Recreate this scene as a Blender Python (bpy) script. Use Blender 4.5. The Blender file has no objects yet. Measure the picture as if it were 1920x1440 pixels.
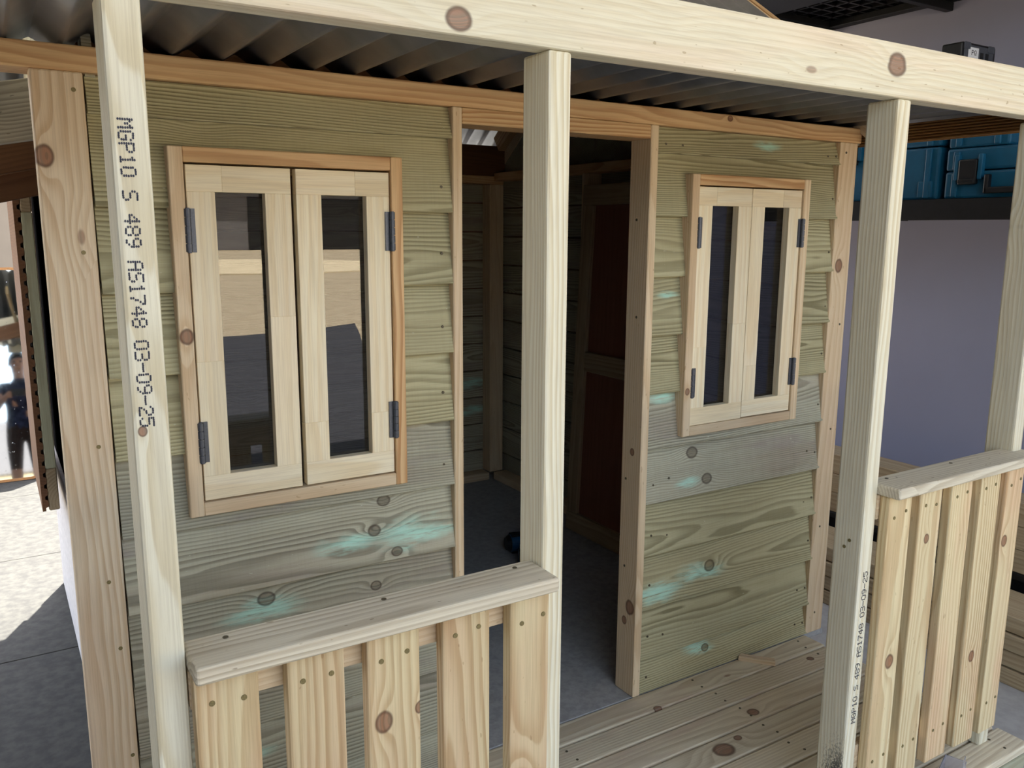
import bpy, bmesh, math, random
from mathutils import Matrix, Vector
random.seed(7)
SC = bpy.context.scene
COL = SC.collection
# ------------------------------------------------------------------ camera
YAW, PITCH, ROLL = math.radians(31.859), math.radians(10.348), math.radians(-0.312)
CAM = Vector((0, -1.46, 1.275))
fw = Vector((math.sin(YAW)*math.cos(PITCH), math.cos(YAW)*math.cos(PITCH), -math.sin(PITCH)))
rt = Vector((math.cos(YAW), -math.sin(YAW), 0)); dn = fw.cross(rt)
r2 = math.cos(ROLL)*rt + math.sin(ROLL)*dn; d2 = -math.sin(ROLL)*rt + math.cos(ROLL)*dn
cam_data = bpy.data.cameras.new('camera'); cam = bpy.data.objects.new('camera', cam_data); COL.objects.link(cam)
m3 = Matrix((r2, -d2, -fw)).transposed()
cam.matrix_world = Matrix.Translation(CAM) @ m3.to_4x4()
cam_data.sensor_width = 36; cam_data.lens = 1577.0/1920*36; cam_data.clip_start = .02; cam_data.clip_end = 400
SC.camera = cam
# ------------------------------------------------------------------ world, sun, exposure
SUN_DIR = Vector((-.147, -.308, -.94)).normalized()      # the way the light travels
w = bpy.data.worlds.new('sky'); SC.world = w; w.use_nodes = True
nt = w.node_tree; nt.nodes.clear()
bg = nt.nodes.new('ShaderNodeBackground'); out = nt.nodes.new('ShaderNodeOutputWorld')
sky = nt.nodes.new('ShaderNodeTexSky'); sky.sky_type = 'NISHITA'; sky.sun_disc = False
sky.sun_elevation = math.radians(70); sky.sun_rotation = math.atan2(.147, .308); sky.dust_density = 3.0; sky.air_density = 1.0; sky.ozone_density = 1.0
hs = nt.nodes.new('ShaderNodeHueSaturation'); hs.inputs['Saturation'].default_value = .6; hs.inputs['Hue'].default_value = .488; nt.links.new(sky.outputs[0], hs.inputs['Color']); nt.links.new(hs.outputs[0], bg.inputs[0]); bg.inputs[1].default_value = .36
nt.links.new(bg.outputs[0], out.inputs[0])
sd = bpy.data.lights.new('sun', 'SUN'); sd.energy = 17; sd.angle = math.radians(.6); sd.color = (1, .965, .87)
sun = bpy.data.objects.new('sun', sd); COL.objects.link(sun)
sun.rotation_euler = SUN_DIR.to_track_quat('-Z', 'Y').to_euler(); sun.location = (3, 6, 12)
vs = SC.view_settings; vs.view_transform = 'Standard'; vs.look = 'None'; vs.gamma = 1; vs.exposure = 1.22; vs.use_curve_mapping = False
SC.display_settings.display_device = 'sRGB'
SC.cycles.max_bounces = 8; SC.cycles.diffuse_bounces = 6; SC.cycles.glossy_bounces = 4; SC.cycles.transmission_bounces = 6; SC.cycles.sample_clamp_indirect = 6

# ------------------------------------------------------------------ materials
def lin(r, g, b):
    f = lambda c: (c/255/12.92) if c/255 <= .04045 else ((c/255+.055)/1.055)**2.4
    return (f(r), f(g), f(b), 1)
class N:
    def __init__(s, tree): s.t = tree
    def node(s, typ, **kw):
        n = s.t.nodes.new(typ)
        for k, v in kw.items(): setattr(n, k, v)
        return n
    def put(s, sock, v):
        if isinstance(v, bpy.types.NodeSocket): s.t.links.new(v, sock)
        elif v is not None: sock.default_value = v
    def m(s, op, a, b=None, c=None, clamp=False):
        n = s.node('ShaderNodeMath', operation=op, use_clamp=clamp)
        for i, v in enumerate((a, b, c)):
            if v is not None: s.put(n.inputs[i], v)
        return n.outputs[0]
    def vm(s, op, a, b=None):
        n = s.node('ShaderNodeVectorMath', operation=op); s.put(n.inputs[0], a)
        if b is not None: s.put(n.inputs[1], b)
        return n.outputs['Value'] if op in ('LENGTH', 'DOT_PRODUCT', 'DISTANCE') else n.outputs[0]
    def xyz(s, x, y, z):
        n = s.node('ShaderNodeCombineXYZ')
        for i, v in enumerate((x, y, z)): s.put(n.inputs[i], v)
        return n.outputs[0]
    def sep(s, v):
        n = s.node('ShaderNodeSeparateXYZ'); s.put(n.inputs[0], v); return n.outputs
    def noise(s, v, scale=1, detail=2, rough=.5, dist=0):
        n = s.node('ShaderNodeTexNoise'); s.put(n.inputs['Vector'], v)
        n.inputs['Scale'].default_value = scale; n.inputs['Detail'].default_value = detail
        n.inputs['Roughness'].default_value = rough; n.inputs['Distortion'].default_value = dist
        return n.outputs['Fac']
    def ss(s, v, a, b, lo=0., hi=1.):
        n = s.node('ShaderNodeMapRange', interpolation_type='SMOOTHSTEP')
        for i, q in enumerate((v, a, b, lo, hi)): s.put(n.inputs[i], q)
        return n.outputs[0]
    def mix(s, f, a, b):
        n = s.node('ShaderNodeMix', data_type='RGBA'); s.put(n.inputs[0], f); s.put(n.inputs[6], a); s.put(n.inputs[7], b)
        return n.outputs[2]
    def mul(s, f, a, b):
        n = s.node('ShaderNodeMix', data_type='RGBA', blend_type='MULTIPLY'); s.put(n.inputs[0], f); s.put(n.inputs[6], a); s.put(n.inputs[7], b)
        return n.outputs[2]
    def attr(s, name):
        return s.node('ShaderNodeAttribute', attribute_type='OBJECT', attribute_name=name)
def newmat(name):
    m = bpy.data.materials.new(name); m.use_nodes = True
    return m, N(m.node_tree), m.node_tree.nodes['Principled BSDF']

def wood(name, light, dark, freq=110, contrast=.55, pink=lin(196, 150, 118), pinkamt=.25, kd=.35, rough=.62, bump=.25, saw=0., knotcol=lin(96, 55, 38), sap=None, spec=.25, speck=0., blot=None, fleck=0.):
    m, n, b = newmat(name)
    tc = n.node('ShaderNodeTexCoord'); co = tc.outputs['Object']
    seed = n.attr('seed').outputs['Fac']
    p = n.vm('ADD', co, n.xyz(n.m('MULTIPLY', seed, 7.13), n.m('MULTIPLY', seed, 3.71), n.m('MULTIPLY', seed, 5.37)))
    X, Y, Z = n.sep(co)
    rn = lambda k: n.m('FRACT', n.m('MULTIPLY', seed, k))
    py = n.m('MULTIPLY_ADD', rn(13.17), .16, -.08)
    pz = n.m('MULTIPLY_ADD', rn(5.31), -.09, -.012)
    wob = n.noise(n.vm('MULTIPLY', p, (1.6, 9, 9)), 1, 2, .5)
    wob2 = n.noise(n.vm('MULTIPLY', p, (6, 40, 40)), 1, 2, .5)
    # explicit knots: object properties knotA.. = (along, across, radius)
    infl = None; kcore = None; kring = None
    for kn in ('knotA', 'knotB', 'knotC'):
        kx, ky, kr = n.sep(n.attr(kn).outputs['Vector'])
        dx = n.m('SUBTRACT', X, kx); dy = n.m('SUBTRACT', Y, ky)
        on = n.m('GREATER_THAN', kr, .0005)
        krs = n.m('MAXIMUM', kr, .0006)
        dcore = n.m('DIVIDE', n.vm('LENGTH', n.xyz(n.m('MULTIPLY', dx, .8), dy, 0)), krs)
        dcore = n.m('ADD', dcore, n.m('MULTIPLY_ADD', wob2, .5, -.25))
        dfar = n.m('DIVIDE', n.vm('LENGTH', n.xyz(n.m('MULTIPLY', dx, .42), dy, 0)), krs)
        e = n.m('MULTIPLY', n.m('MULTIPLY', n.m('POWER', 2.718, n.m('MULTIPLY', n.m('POWER', dfar, 2), -.45)), krs), n.m('MULTIPLY', on, 1.1))
        kc = n.m('MULTIPLY', n.ss(dcore, 1.1, .8), on)
        kr2 = n.m('MULTIPLY', n.ss(n.m('ABSOLUTE', n.m('SUBTRACT', dcore, 1.0)), .3, .0), on)
        infl = e if infl is None else n.m('ADD', infl, e)
        kcore = kc if kcore is None else n.m('MAXIMUM', kcore, kc)
        kring = kr2 if kring is None else n.m('MAXIMUM', kring, kr2)
    # scattered small pin knots
    vo = n.node('ShaderNodeTexVoronoi', feature='F1', voronoi_dimensions='3D'); n.put(vo.inputs['Vector'], n.vm('MULTIPLY', p, (5.2, 12, 5))); vo.inputs['Scale'].default_value = 1
    vd = vo.outputs['Distance']; vr = n.sep(vo.outputs['Color'])[0]
    pick = n.m('LESS_THAN', vr, kd)
    pin = n.m('MULTIPLY', n.ss(vd, .085, .05), pick)
    pinfar = n.m('MULTIPLY', n.ss(vd, .42, .0), n.m('MULTIPLY', pick, .009))
    infl = n.m('ADD', infl, pinfar); kcore = n.m('MAXIMUM', kcore, n.m('MULTIPLY', pin, .75))
    r = n.vm('LENGTH', n.xyz(0, n.m('SUBTRACT', Y, py), n.m('SUBTRACT', Z, pz)))
    r = n.m('ADD', r, n.m('MULTIPLY_ADD', wob, .030, n.m('MULTIPLY', wob2, .0035)))
    r = n.m('ADD', r, infl)
    r = n.m('ADD', r, n.m('MULTIPLY', X, n.m('MULTIPLY_ADD', rn(29.7), .05, -.025)))
    ph = n.m('FRACT', n.m('MULTIPLY', r, freq))
    ring = n.m('MULTIPLY', n.ss(ph, .0, .78), n.ss(ph, 1.0, .86))
    ring = n.m('POWER', ring, 1.7)
    ring = n.m('MULTIPLY', ring, n.m('MULTIPLY_ADD', n.noise(n.vm('MULTIPLY', p, (1.3, 14, 14)), 1, 1), 1.3, .1), clamp=True)
    fib = n.noise(n.vm('MULTIPLY', p, (9, 420, 420)), 1, 3, .65)
    big = n.noise(n.vm('MULTIPLY', p, (2.2, 11, 11)), 1, 3, .55)
    tint = n.attr('tint').outputs['Fac']
    col = n.mix(n.m('MULTIPLY', n.ss(big, .42, .75), pinkamt), light, pink)
    col = n.mix(n.m('MULTIPLY', ring, contrast), col, dark)
    col = n.mul(n.m('MULTIPLY', n.ss(fib, .62, .3), .28), col, (.55, .5, .45, 1))
    if blot is not None:
        bl = n.ss(n.noise(n.vm('MULTIPLY', p, (3.1, 15, 9)), 1, 4, .6), .55, .75); col = n.mix(n.m('MULTIPLY', bl, .75), col, blot)
    if saw:
        sw = n.noise(n.vm('MULTIPLY', p, (260, 5, 5)), 1, 1)
        col = n.mul(n.m('MULTIPLY', n.ss(sw, .55, .3), saw), col, (.7, .7, .68, 1))
    if fleck:
        fk = n.noise(n.vm('MULTIPLY', p, (55, 150, 150)), 1, 1, .5)
        col = n.mix(n.m('MULTIPLY', n.ss(fk, .735, .77), fleck), col, n.mul(1, dark, (.55, .5, .42, 1)))
    if speck:
        sp = n.noise(n.vm('MULTIPLY', p, (60, 160, 160)), 1, 2, .7)
        col = n.mix(n.m('MULTIPLY', n.ss(sp, .71, .77), speck), col, lin(210, 214, 196))
    col = n.mix(n.m('MULTIPLY', n.ss(n.noise(n.vm('MULTIPLY', p, (4, 40, 40)), 1, 2), .5, .9), .5), col, n.mul(1, col, (.8, .76, .7, 1)))
    # copper-green treatment stains: stainA.. = (along, across, half height)
    stm = None
    for sn in ('stainA', 'stainB'):
        sx, sy, sr = n.sep(n.attr(sn).outputs['Vector'])
        on = n.m('GREATER_THAN', sr, .0005); srs = n.m('MAXIMUM', sr, .0006)
        wrp = n.noise(n.vm('MULTIPLY', p, (9, 22, 22)), 1, 3, .6)
        dx = n.m('DIVIDE', n.m('SUBTRACT', X, sx), n.m('MULTIPLY', srs, 3.6))
        dy = n.m('ADD', n.m('DIVIDE', n.m('SUBTRACT', Y, sy), srs), n.m('MULTIPLY_ADD', wrp, 3.0, -1.5))
        d = n.vm('LENGTH', n.xyz(dx, dy, 0))
        msk = n.m('MULTIPLY', n.ss(d, 1.25, .2), on)
        stk = n.noise(n.vm('MULTIPLY', p, (14, 130, 130)), 1, 4, .7)
        msk = n.m('MULTIPLY', msk, n.ss(stk, .30, .56), clamp=True)
        stm = msk if stm is None else n.m('MAXIMUM', stm, msk)
    col = n.mix(n.m('MULTIPLY', stm, .85), col, lin(176, 222, 206))
    # black mould speckle: mould = (along, across, radius)
    mx, my, mr = n.sep(n.attr('mould').outputs['Vector'])
    md = n.vm('LENGTH', n.xyz(n.m('MULTIPLY', n.m('SUBTRACT', X, mx), .35), n.m('SUBTRACT', Z, my), 0))
    mm = n.m('MULTIPLY', n.ss(n.m('DIVIDE', md, n.m('MAXIMUM', mr, .0006)), 1.0, .2), n.m('MULTIPLY', n.m('GREATER_THAN', mr, .0005), n.ss(Y, .0155, .0172)))
    mo = n.ss(n.m('ADD', n.noise(n.vm('MULTIPLY', p, (180, 420, 420)), 1, 3, .7), n.m('MULTIPLY', mm, .2)), .58, .66)
    col = n.mix(n.m('MULTIPLY', n.m('MULTIPLY', mo, mm), .93, clamp=True), col, lin(30, 32, 44))
    kcol = n.mix(n.ss(n.m('FRACT', n.m('MULTIPLY', r, 330)), .2, .9), knotcol, n.mul(1, knotcol, (1.9, 1.7, 1.6, 1)))
    col = n.mix(n.m('MULTIPLY', kcore, .72), col, kcol)
    col = n.mix(n.m('MULTIPLY', kring, .75), col, n.mul(1, knotcol, (.55, .42, .40, 1)))
    g = n.m('ADD', 1, tint)
    col = n.mul(1, col, n.xyz(g, g, g))
    n.put(b.inputs['Base Color'], col)
    b.inputs['Roughness'].default_value = rough; b.inputs['Specular IOR Level'].default_value = spec
    h = n.m('SUBTRACT', n.m('MULTIPLY', fib, .7), n.m('MULTIPLY', ring, .6))
    if saw: h = n.m('ADD', h, n.m('MULTIPLY', n.noise(n.vm('MULTIPLY', p, (260, 5, 5)), 1, 1), saw))
    bp = n.node('ShaderNodeBump'); bp.inputs['Strength'].default_value = bump; bp.inputs['Distance'].default_value = .0012
    n.put(bp.inputs['Height'], h); n.put(b.inputs['Normal'], bp.outputs[0])
    return m

def plain(name, col, rough=.6, metal=0., noise_amt=.12, scale=40, bump=.0, spec=.4, col2=None):
    m, n, b = newmat(name)
    co = n.node('ShaderNodeTexCoord').outputs['Object']
    f = n.noise(n.vm('MULTIPLY', co, (scale, scale, scale)), 1, 4, .6)
    c2 = col2 or tuple(v*(1-noise_amt*2) for v in col[:3])+(1,)
    n.put(b.inputs['Base Color'], n.mix(n.ss(f, .3, .7), col, c2))
    b.inputs['Roughness'].default_value = rough; b.inputs['Metallic'].default_value = metal; b.inputs['Specular IOR Level'].default_value = spec
    if bump:
        bp = n.node('ShaderNodeBump'); bp.inputs['Strength'].default_value = bump; bp.inputs['Distance'].default_value = .002
        n.put(bp.inputs['Height'], f); n.put(b.inputs['Normal'], bp.outputs[0])
    return m

MT = {}
MT['post'] = wood('pale_pine', lin(222, 219, 200), lin(190, 174, 134), 190, .62, lin(222, 204, 182), .12, .03)
MT['pine'] = wood('planed_pine', lin(222, 205, 178), lin(182, 146, 104), 150, .5, lin(212, 178, 150), .35, .12)
MT['beam'] = wood('bright_pine', lin(220, 216, 196), lin(198, 182, 146), 110, .4, lin(230, 204, 184), .5, .5, fleck=.55)
MT['warm'] = wood('warm_pine', lin(210, 178, 134), lin(164, 116, 72), 170, .75, lin(198, 152, 112), .3, .1)
MT['stud'] = wood('pink_pine', lin(218, 199, 168), lin(186, 152, 112), 130, .5, lin(212, 180, 152), .35, .1, fleck=.4)
MT['slat'] = wood('rail_pine', lin(213, 198, 160), lin(164, 126, 80), 130, .65, lin(204, 164, 134), .6, .1, fleck=.3)
MT['cap'] = wood('weathered_cap', lin(210, 203, 184), lin(160, 146, 122), 150, .7, lin(212, 196, 174), .4, .2, fleck=.6)
MT['clear'] = wood('clear_pine', lin(237, 226, 198), lin(220, 194, 146), 80, .45, lin(228, 202, 174), .3, .02, bump=.1)
MT['deck'] = wood('deck_pine', lin(218, 208, 184), lin(174, 154, 126), 120, .6, lin(206, 186, 160), .5, .15, blot=lin(194, 174, 154))
MT['clad'] = wood('green_cladding', lin(182, 177, 144), lin(112, 105, 76), 210, .75, lin(164, 155, 122), .5, .1, rough=.85, bump=.8, saw=.1, knotcol=lin(92, 84, 62), spec=.1, speck=.35)
MT['clad2'] = wood('grey_green_cladding', lin(180, 178, 158), lin(110, 106, 90), 200, .75, lin(156, 142, 130), .6, .1, rough=.85, bump=.8, saw=.12, knotcol=lin(92, 88, 76), spec=.1, speck=.5, blot=lin(148, 138, 132))
MT['greenpine'] = wood('green_pine', lin(176, 176, 150), lin(140, 132, 104), 80, .4, lin(168, 160, 138), .3, .15)
MT['reed'] = wood('reeded_pine', lin(150, 112, 66), lin(92, 62, 32), 110, .6, lin(120, 84, 48), .4, .5)
MT['brown'] = wood('brown_timber', lin(112, 78, 52), lin(80, 52, 32), 110, .4, lin(100, 66, 44), .3, .1)
MT['ply'] = wood('red_ply', lin(140, 92, 74), lin(112, 70, 54), 60, .3, lin(132, 82, 66), .3, .0, bump=.08)
MT['timber'] = wood('stack_timber', lin(176, 158, 128), lin(134, 110, 80), 110, .5, lin(160, 134, 106), .4, .2)
MT['screw'] = plain('bronze_screw', lin(140, 126, 84), .5, .15, .2, 900)
MT['screwd'] = plain('dark_screw', lin(98, 90, 72), .5, .15, .2, 900)
MT['hinge'] = plain('grey_hinge', lin(92, 96, 106), .45, .55, .1, 300)
MT['steel'] = plain('roof_steel', lin(116, 117, 120), .36, .2, .1, 18)
MT['ink'] = plain('stamp_ink', lin(62, 64, 80), .7, 0, .2, 900)
MT['black'] = plain('black_steel', lin(22, 22, 24), .5, .2, .2, 60)
MT['blackp'] = plain('black_plastic', lin(16, 16, 19), .45, 0, .2, 80)
MT['teal'] = plain('teal_plastic', lin(14, 80, 112), .42, 0, .08, 30)
MT['tool'] = plain('tool_plastic', lin(12, 66, 100), .4, 0, .08, 60)
MT['white'] = plain('white_plastic', lin(220, 224, 232), .45, 0, .05, 80)
MT['floorsheet'] = plain('grey_floor_sheet', lin(172, 172, 172), .85, 0, .12, 55, .15, .15)
MT['plaster'] = plain('lavender_plaster', lin(152, 153, 174), .8, 0, .02, 3, .02, .2)
MT['ceil'] = plain('ceiling_paint', lin(226, 224, 220), .85, 0, .03, 3)
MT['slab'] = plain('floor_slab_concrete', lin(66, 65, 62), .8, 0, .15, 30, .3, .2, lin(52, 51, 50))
MT['joint'] = plain('joint_grout', lin(50, 50, 52), .9)
MT['gravel'] = plain('driveway_aggregate', lin(186, 174, 146), .9, 0, .3, 38, .4, .1, lin(140, 120, 96))
MT['mat'] = plain('dark_mat', lin(34, 36, 42), .9, 0, .2, 120, .2, .1)
MT['rim'] = plain('tan_rim', lin(190, 140, 90), .55, 0, .1, 60)
MT['chalk'] = plain('white_strip', lin(216, 208, 206), .8, 0, .1, 60)
MT['wallfar'] = plain('neighbour_render', lin(110, 106, 104), .85, 0, .05, 2)
MT['roofdark'] = plain('neighbour_tiles', lin(70, 66, 66), .8, 0, .2, 20)
MT['cream'] = plain('cream_fascia', lin(206, 196, 168), .7, 0, .05, 8)
MT['drive_shade'] = plain('shaded_driveway', lin(70, 70, 74), .9, 0, .3, 60, .3, .1)  # dark tone stands in for the shaded part of the driveway
MT['render'] = plain('grey_render', lin(104, 102, 104), .85, 0, .06, 6)
MT['wall_shade'] = plain('shaded_side_wall', lin(26, 25, 26), 1, 0, .2, 60, 0, 0)  # near-black colour paints in the shade on the wall behind the hatch
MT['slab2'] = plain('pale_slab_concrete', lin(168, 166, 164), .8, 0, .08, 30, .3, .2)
MT['leaf'] = plain('leaf_green', lin(70, 96, 44), .7, 0, .3, 30)
MT['curb'] = plain('pale_curb', lin(214, 196, 160), .85, 0, .1, 12)
m, n, b = newmat('mirror_glass'); b.inputs['Metallic'].default_value = 1; b.inputs['Roughness'].default_value = .03
co = n.node('ShaderNodeTexCoord').outputs['Object']
dust = n.ss(n.noise(n.vm('MULTIPLY', co, (45, 45, 45)), 1, 5, .75), .62, .75)
n.put(b.inputs['Base Color'], n.mix(dust, lin(215, 222, 226), lin(150, 150, 160))); n.put(b.inputs['Roughness'], n.m('MULTIPLY_ADD', dust, .5, .03)); MT['mirror'] = m
m, n, b = newmat('acrylic_pane'); b.inputs['Transmission Weight'].default_value = 1; b.inputs['IOR'].default_value = 1.6; b.inputs['Roughness'].default_value = .0
b.inputs['Base Color'].default_value = (.32, .32, .36, 1); MT['pane'] = m
m, n, b = newmat('clear_plastic'); b.inputs['Transmission Weight'].default_value = .85; b.inputs['IOR'].default_value = 1.45; b.inputs['Roughness'].default_value = .2
b.inputs['Base Color'].default_value = (.86, .88, 1, 1); MT['clearp'] = m

# ------------------------------------------------------------------ object helpers
WM = {}                                    # world matrix of every object
def link(name, mesh, mw, parent=None):
    o = bpy.data.objects.new(name, mesh); COL.objects.link(o)
    WM[o.name] = mw
    if parent is not None:
        o.parent = parent; o.matrix_parent_inverse = WM[parent.name].inverted()
    o.matrix_basis = mw
    return o
def empty(name, loc, label=None, cat=None, group=None):
    o = link(name, None, Matrix.Translation(loc)); o.empty_display_size = .1
    if label: tag(o, label, cat, group)
    return o
def tag(o, label=None, cat=None, group=None, kind=None):
    if label: o['label'] = label
    if cat: o['category'] = cat
    if group: o['group'] = group
    if kind: o['kind'] = kind
    return o
def attrs(o, kw):
    o['seed'] = float(kw.pop('seed', random.uniform(1, 40)))
    o['tint'] = float(kw.pop('tint', random.uniform(-.06, .04)))
    for k, v in kw.items(): o[k] = [float(q) for q in v]
AX = {'XF': ((1,0,0),(0,0,1),(0,-1,0)), 'ZF': ((0,0,1),(-1,0,0),(0,-1,0)), 'XU': ((1,0,0),(0,1,0),(0,0,1)),
      'YL': ((0,1,0),(0,0,-1),(-1,0,0)), 'YU': ((0,1,0),(-1,0,0),(0,0,1)), 'ZL': ((0,0,1),(0,1,0),(-1,0,0))}
CACHE = {}
def boxmesh(l, wd, t, bev, seg, mat):
    key = (round(l,4), round(wd,4), round(t,4), bev, seg, mat)
    if key in CACHE: return CACHE[key]
    bm = bmesh.new(); bmesh.ops.create_cube(bm, size=1)
    for v in bm.verts: v.co = Vector((v.co.x*l, v.co.y*wd, v.co.z*t))
    if bev: bmesh.ops.bevel(bm, geom=bm.edges[:], offset=min(bev, .45*min(l, wd, t)), segments=seg, profile=.5, affect='EDGES')
    me = bpy.data.meshes.new('board'); bm.to_mesh(me); bm.free(); me.materials.append(MT[mat]); CACHE[key] = me
    return me
def box(name, x, y, z, mat, parent=None, ori='XU', bev=.002, seg=1, label=None, **kw):
    """axis-aligned board; x,y,z = (min,max); ori names the grain axis and the facing side"""
    lo = Vector((x[0], y[0], z[0])); hi = Vector((x[1], y[1], z[1])); c = (lo+hi)/2; d = hi-lo
    a = [Vector(v) for v in AX[ori]]
    dims = [abs(d.dot(Vector([abs(q) for q in v]))) for v in a]
    mw = Matrix.Translation(c) @ Matrix((a[0], a[1], a[2])).transposed().to_4x4()
    o = link(name, boxmesh(*dims, bev, seg, mat), mw, parent)
    # knots may be given in world coordinates: kw knotA=('w', X, Z/Y..., r)
    for k in list(kw):
        v = kw[k]
        if isinstance(v, tuple) and len(v) == 5 and v[0] == 'w':
            q = mw.inverted() @ Vector(v[1:4]); kw[k] = (q.x, q.y, v[4])
    attrs(o, kw)
    if label: o['label'] = label
    return o
def bar(name, p0, p1, wd, t, mat, parent=None, up=(0,0,1), bev=.002, seg=1, **kw):
    p0, p1 = Vector(p0), Vector(p1); a = (p1-p0).normalized(); u = Vector(up)
    t_ax = (u - a*u.dot(a)).normalized(); w_ax = t_ax.cross(a)
    mw = Matrix.Translation((p0+p1)/2) @ Matrix((a, w_ax, t_ax)).transposed().to_4x4()
    o = link(name, boxmesh((p1-p0).length, wd, t, bev, seg, mat), mw, parent); attrs(o, kw); return o
def meshobj(name, bm, mat, parent=None, loc=(0,0,0), smooth=False, mw=None):
    me = bpy.data.meshes.new(name); bm.to_mesh(me); bm.free(); me.materials.append(MT[mat])
    if smooth:
        for p in me.polygons: p.use_smooth = True
    o = link(name, me, mw or Matrix.Translation(loc), parent); attrs(o, {}); return o
def addbox(bm, x, y, z, bev=0):
    r = bmesh.ops.create_cube(bm, size=1); vs_ = r['verts']
    for v in vs_: v.co = Vector(((x[0]+x[1])/2+v.co.x*(x[1]-x[0]), (y[0]+y[1])/2+v.co.y*(y[1]-y[0]), (z[0]+z[1])/2+v.co.z*(z[1]-z[0])))
    if bev:
        ed = {e for v in vs_ for e in v.link_edges}
        bmesh.ops.bevel(bm, geom=list(ed), offset=bev, segments=2, profile=.5, affect='EDGES')
def addcyl(bm, p0, p1, r0, r1=None, seg=16):
    p0, p1 = Vector(p0), Vector(p1); d = p1-p0
    mw = Matrix.Translation((p0+p1)/2) @ d.to_track_quat('Z', 'Y').to_matrix().to_4x4()
    bmesh.ops.create_cone(bm, cap_ends=True, segments=seg, radius1=r0, radius2=r0 if r1 is None else r1, depth=d.length, matrix=mw)

DK = .14                                   # deck level above the garage floor
# ================================================================== THE SETTING
fl = box('floor', (-4, 3.1), (-2.6, 4.9), (-.12, -.006), 'joint', None, 'XU', 0); tag(fl, kind='structure')
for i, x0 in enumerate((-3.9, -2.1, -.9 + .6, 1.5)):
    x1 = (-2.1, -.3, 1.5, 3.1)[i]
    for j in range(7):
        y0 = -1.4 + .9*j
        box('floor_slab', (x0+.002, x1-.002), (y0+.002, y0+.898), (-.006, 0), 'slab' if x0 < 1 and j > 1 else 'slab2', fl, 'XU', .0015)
box('floor_slab', (-3.9, 3.1), (-2.6, -1.402), (-.006, 0), 'slab2', fl, 'XU', .0015)  # near slabs out of view, made pale to bounce light onto the house
gd = box('ground', (-90, 90), (-130, 60), (-.3, -.02), 'gravel', None, 'XU', 0); tag(gd, kind='structure')
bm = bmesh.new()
pts = [(-12, -2.62), (3.6, -2.62), (3.3, -3.4), (2.95, -5.0), (3.25, -6.6), (3.9, -8.4), (4.3, -9.6), (3.6, -9.2), (2.6, -8.95), (-12, -8.9)]  # outline of the driveway shade, built as a dark slab for the panes to mirror
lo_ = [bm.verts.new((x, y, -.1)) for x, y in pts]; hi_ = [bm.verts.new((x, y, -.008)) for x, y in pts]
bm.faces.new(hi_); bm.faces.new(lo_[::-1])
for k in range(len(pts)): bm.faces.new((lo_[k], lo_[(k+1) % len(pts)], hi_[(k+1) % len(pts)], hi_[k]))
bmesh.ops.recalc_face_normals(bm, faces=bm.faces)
ap = meshobj('ground_shade', bm, 'drive_shade'); tag(ap, kind='structure')
bm = bmesh.new(); addcyl(bm, (7.5, -29, -.1), (7.5, -29, .02), 6, None, 40); ci = meshobj('ground_island', bm, 'curb'); tag(ci, kind='structure')
wr = box('wall_right', (3.1, 3.22), (-2.4, 4.2), (0, 2.7), 'plaster', None, 'YL', 0); tag(wr, kind='structure')
ce = box('ceiling', (-1.34, 3.3), (-2.4, 2.02), (2.7, 2.82), 'ceil', None, 'XU', 0); tag(ce, kind='structure')
wl = box('shade_wall_left', (-1.32, -1.2), (-2.9, .5), (0, 2.7), 'render', None, 'YL', 0); tag(wl, kind='structure')  # unseen, added to cut the light on the posts' left faces

# ================================================================== THE CUBBY HOUSE
H = empty('cubby_house', (1.0, .6, 0), 'unpainted timber cubby house with verandah, green cladding and iron roof', 'cubby house')
YP0, YP1 = -.560, -.500                    # posts
PX = ((.111, .146), (.610, .645), (1.311, 1.347), (1.799, 1.835))
posts = []
kn = [dict(knotA=('w', .120, -.56, .838+.235, .004)), {}, {}, dict(knotA=('w', 1.815, -.56, 1.288, .013))]
for i, (a, b_) in enumerate(PX):
    z0 = DK if i == 3 else DK-.10
    posts.append(box('verandah_post', (a, b_), (YP0, YP1), (z0, 1.494), 'post', H, 'ZF', .004, 2, tint=(.02, .06, .04, -.02)[i], seed=(3.3, 8.1, 14.6, 21.2)[i], **kn[i]))
posts[2]['mould'] = [0., 0., 0.]
# dark mould on the left face of the third post is a stain of its own
q = WM[posts[2].name].inverted() @ Vector((1.311, -.548, .20)); posts[2]['mould'] = [q.x, q.z, .058]
# stamped grade mark, 5 x 7 dots
FONT = {'M': '10001 11011 10101 10101 10001 10001 10001', 'G': '01110 10001 10000 10111 10001 10001 01110', 'P': '11110 10001 10001 11110 10000 10000 10000',
 '1': '00100 01100 00100 00100 00100 00100 01110', '0': '01110 10001 10001 10001 10001 10001 01110', 'S': '01111 10000 10000 01110 00001 00001 11110',
 '4': '00010 00110 01010 10010 11111 00010 00010', '8': '01110 10001 10001 01110 10001 10001 01110', '9': '01110 10001 10001 01111 00001 00010 01100',
 'A': '01110 10001 10001 11111 10001 10001 10001', '7': '11111 00001 00010 00100 00100 01000 01000', '3': '11110 00001 00001 01110 00001 00001 11110',
 '-': '00000 00000 00000 11111 00000 00000 00000', '2': '01110 10001 00001 00110 01000 10000 11111', '5': '11111 10000 11110 00001 00001 10001 01110', ' ': '00000 '*6+'00000'}
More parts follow.
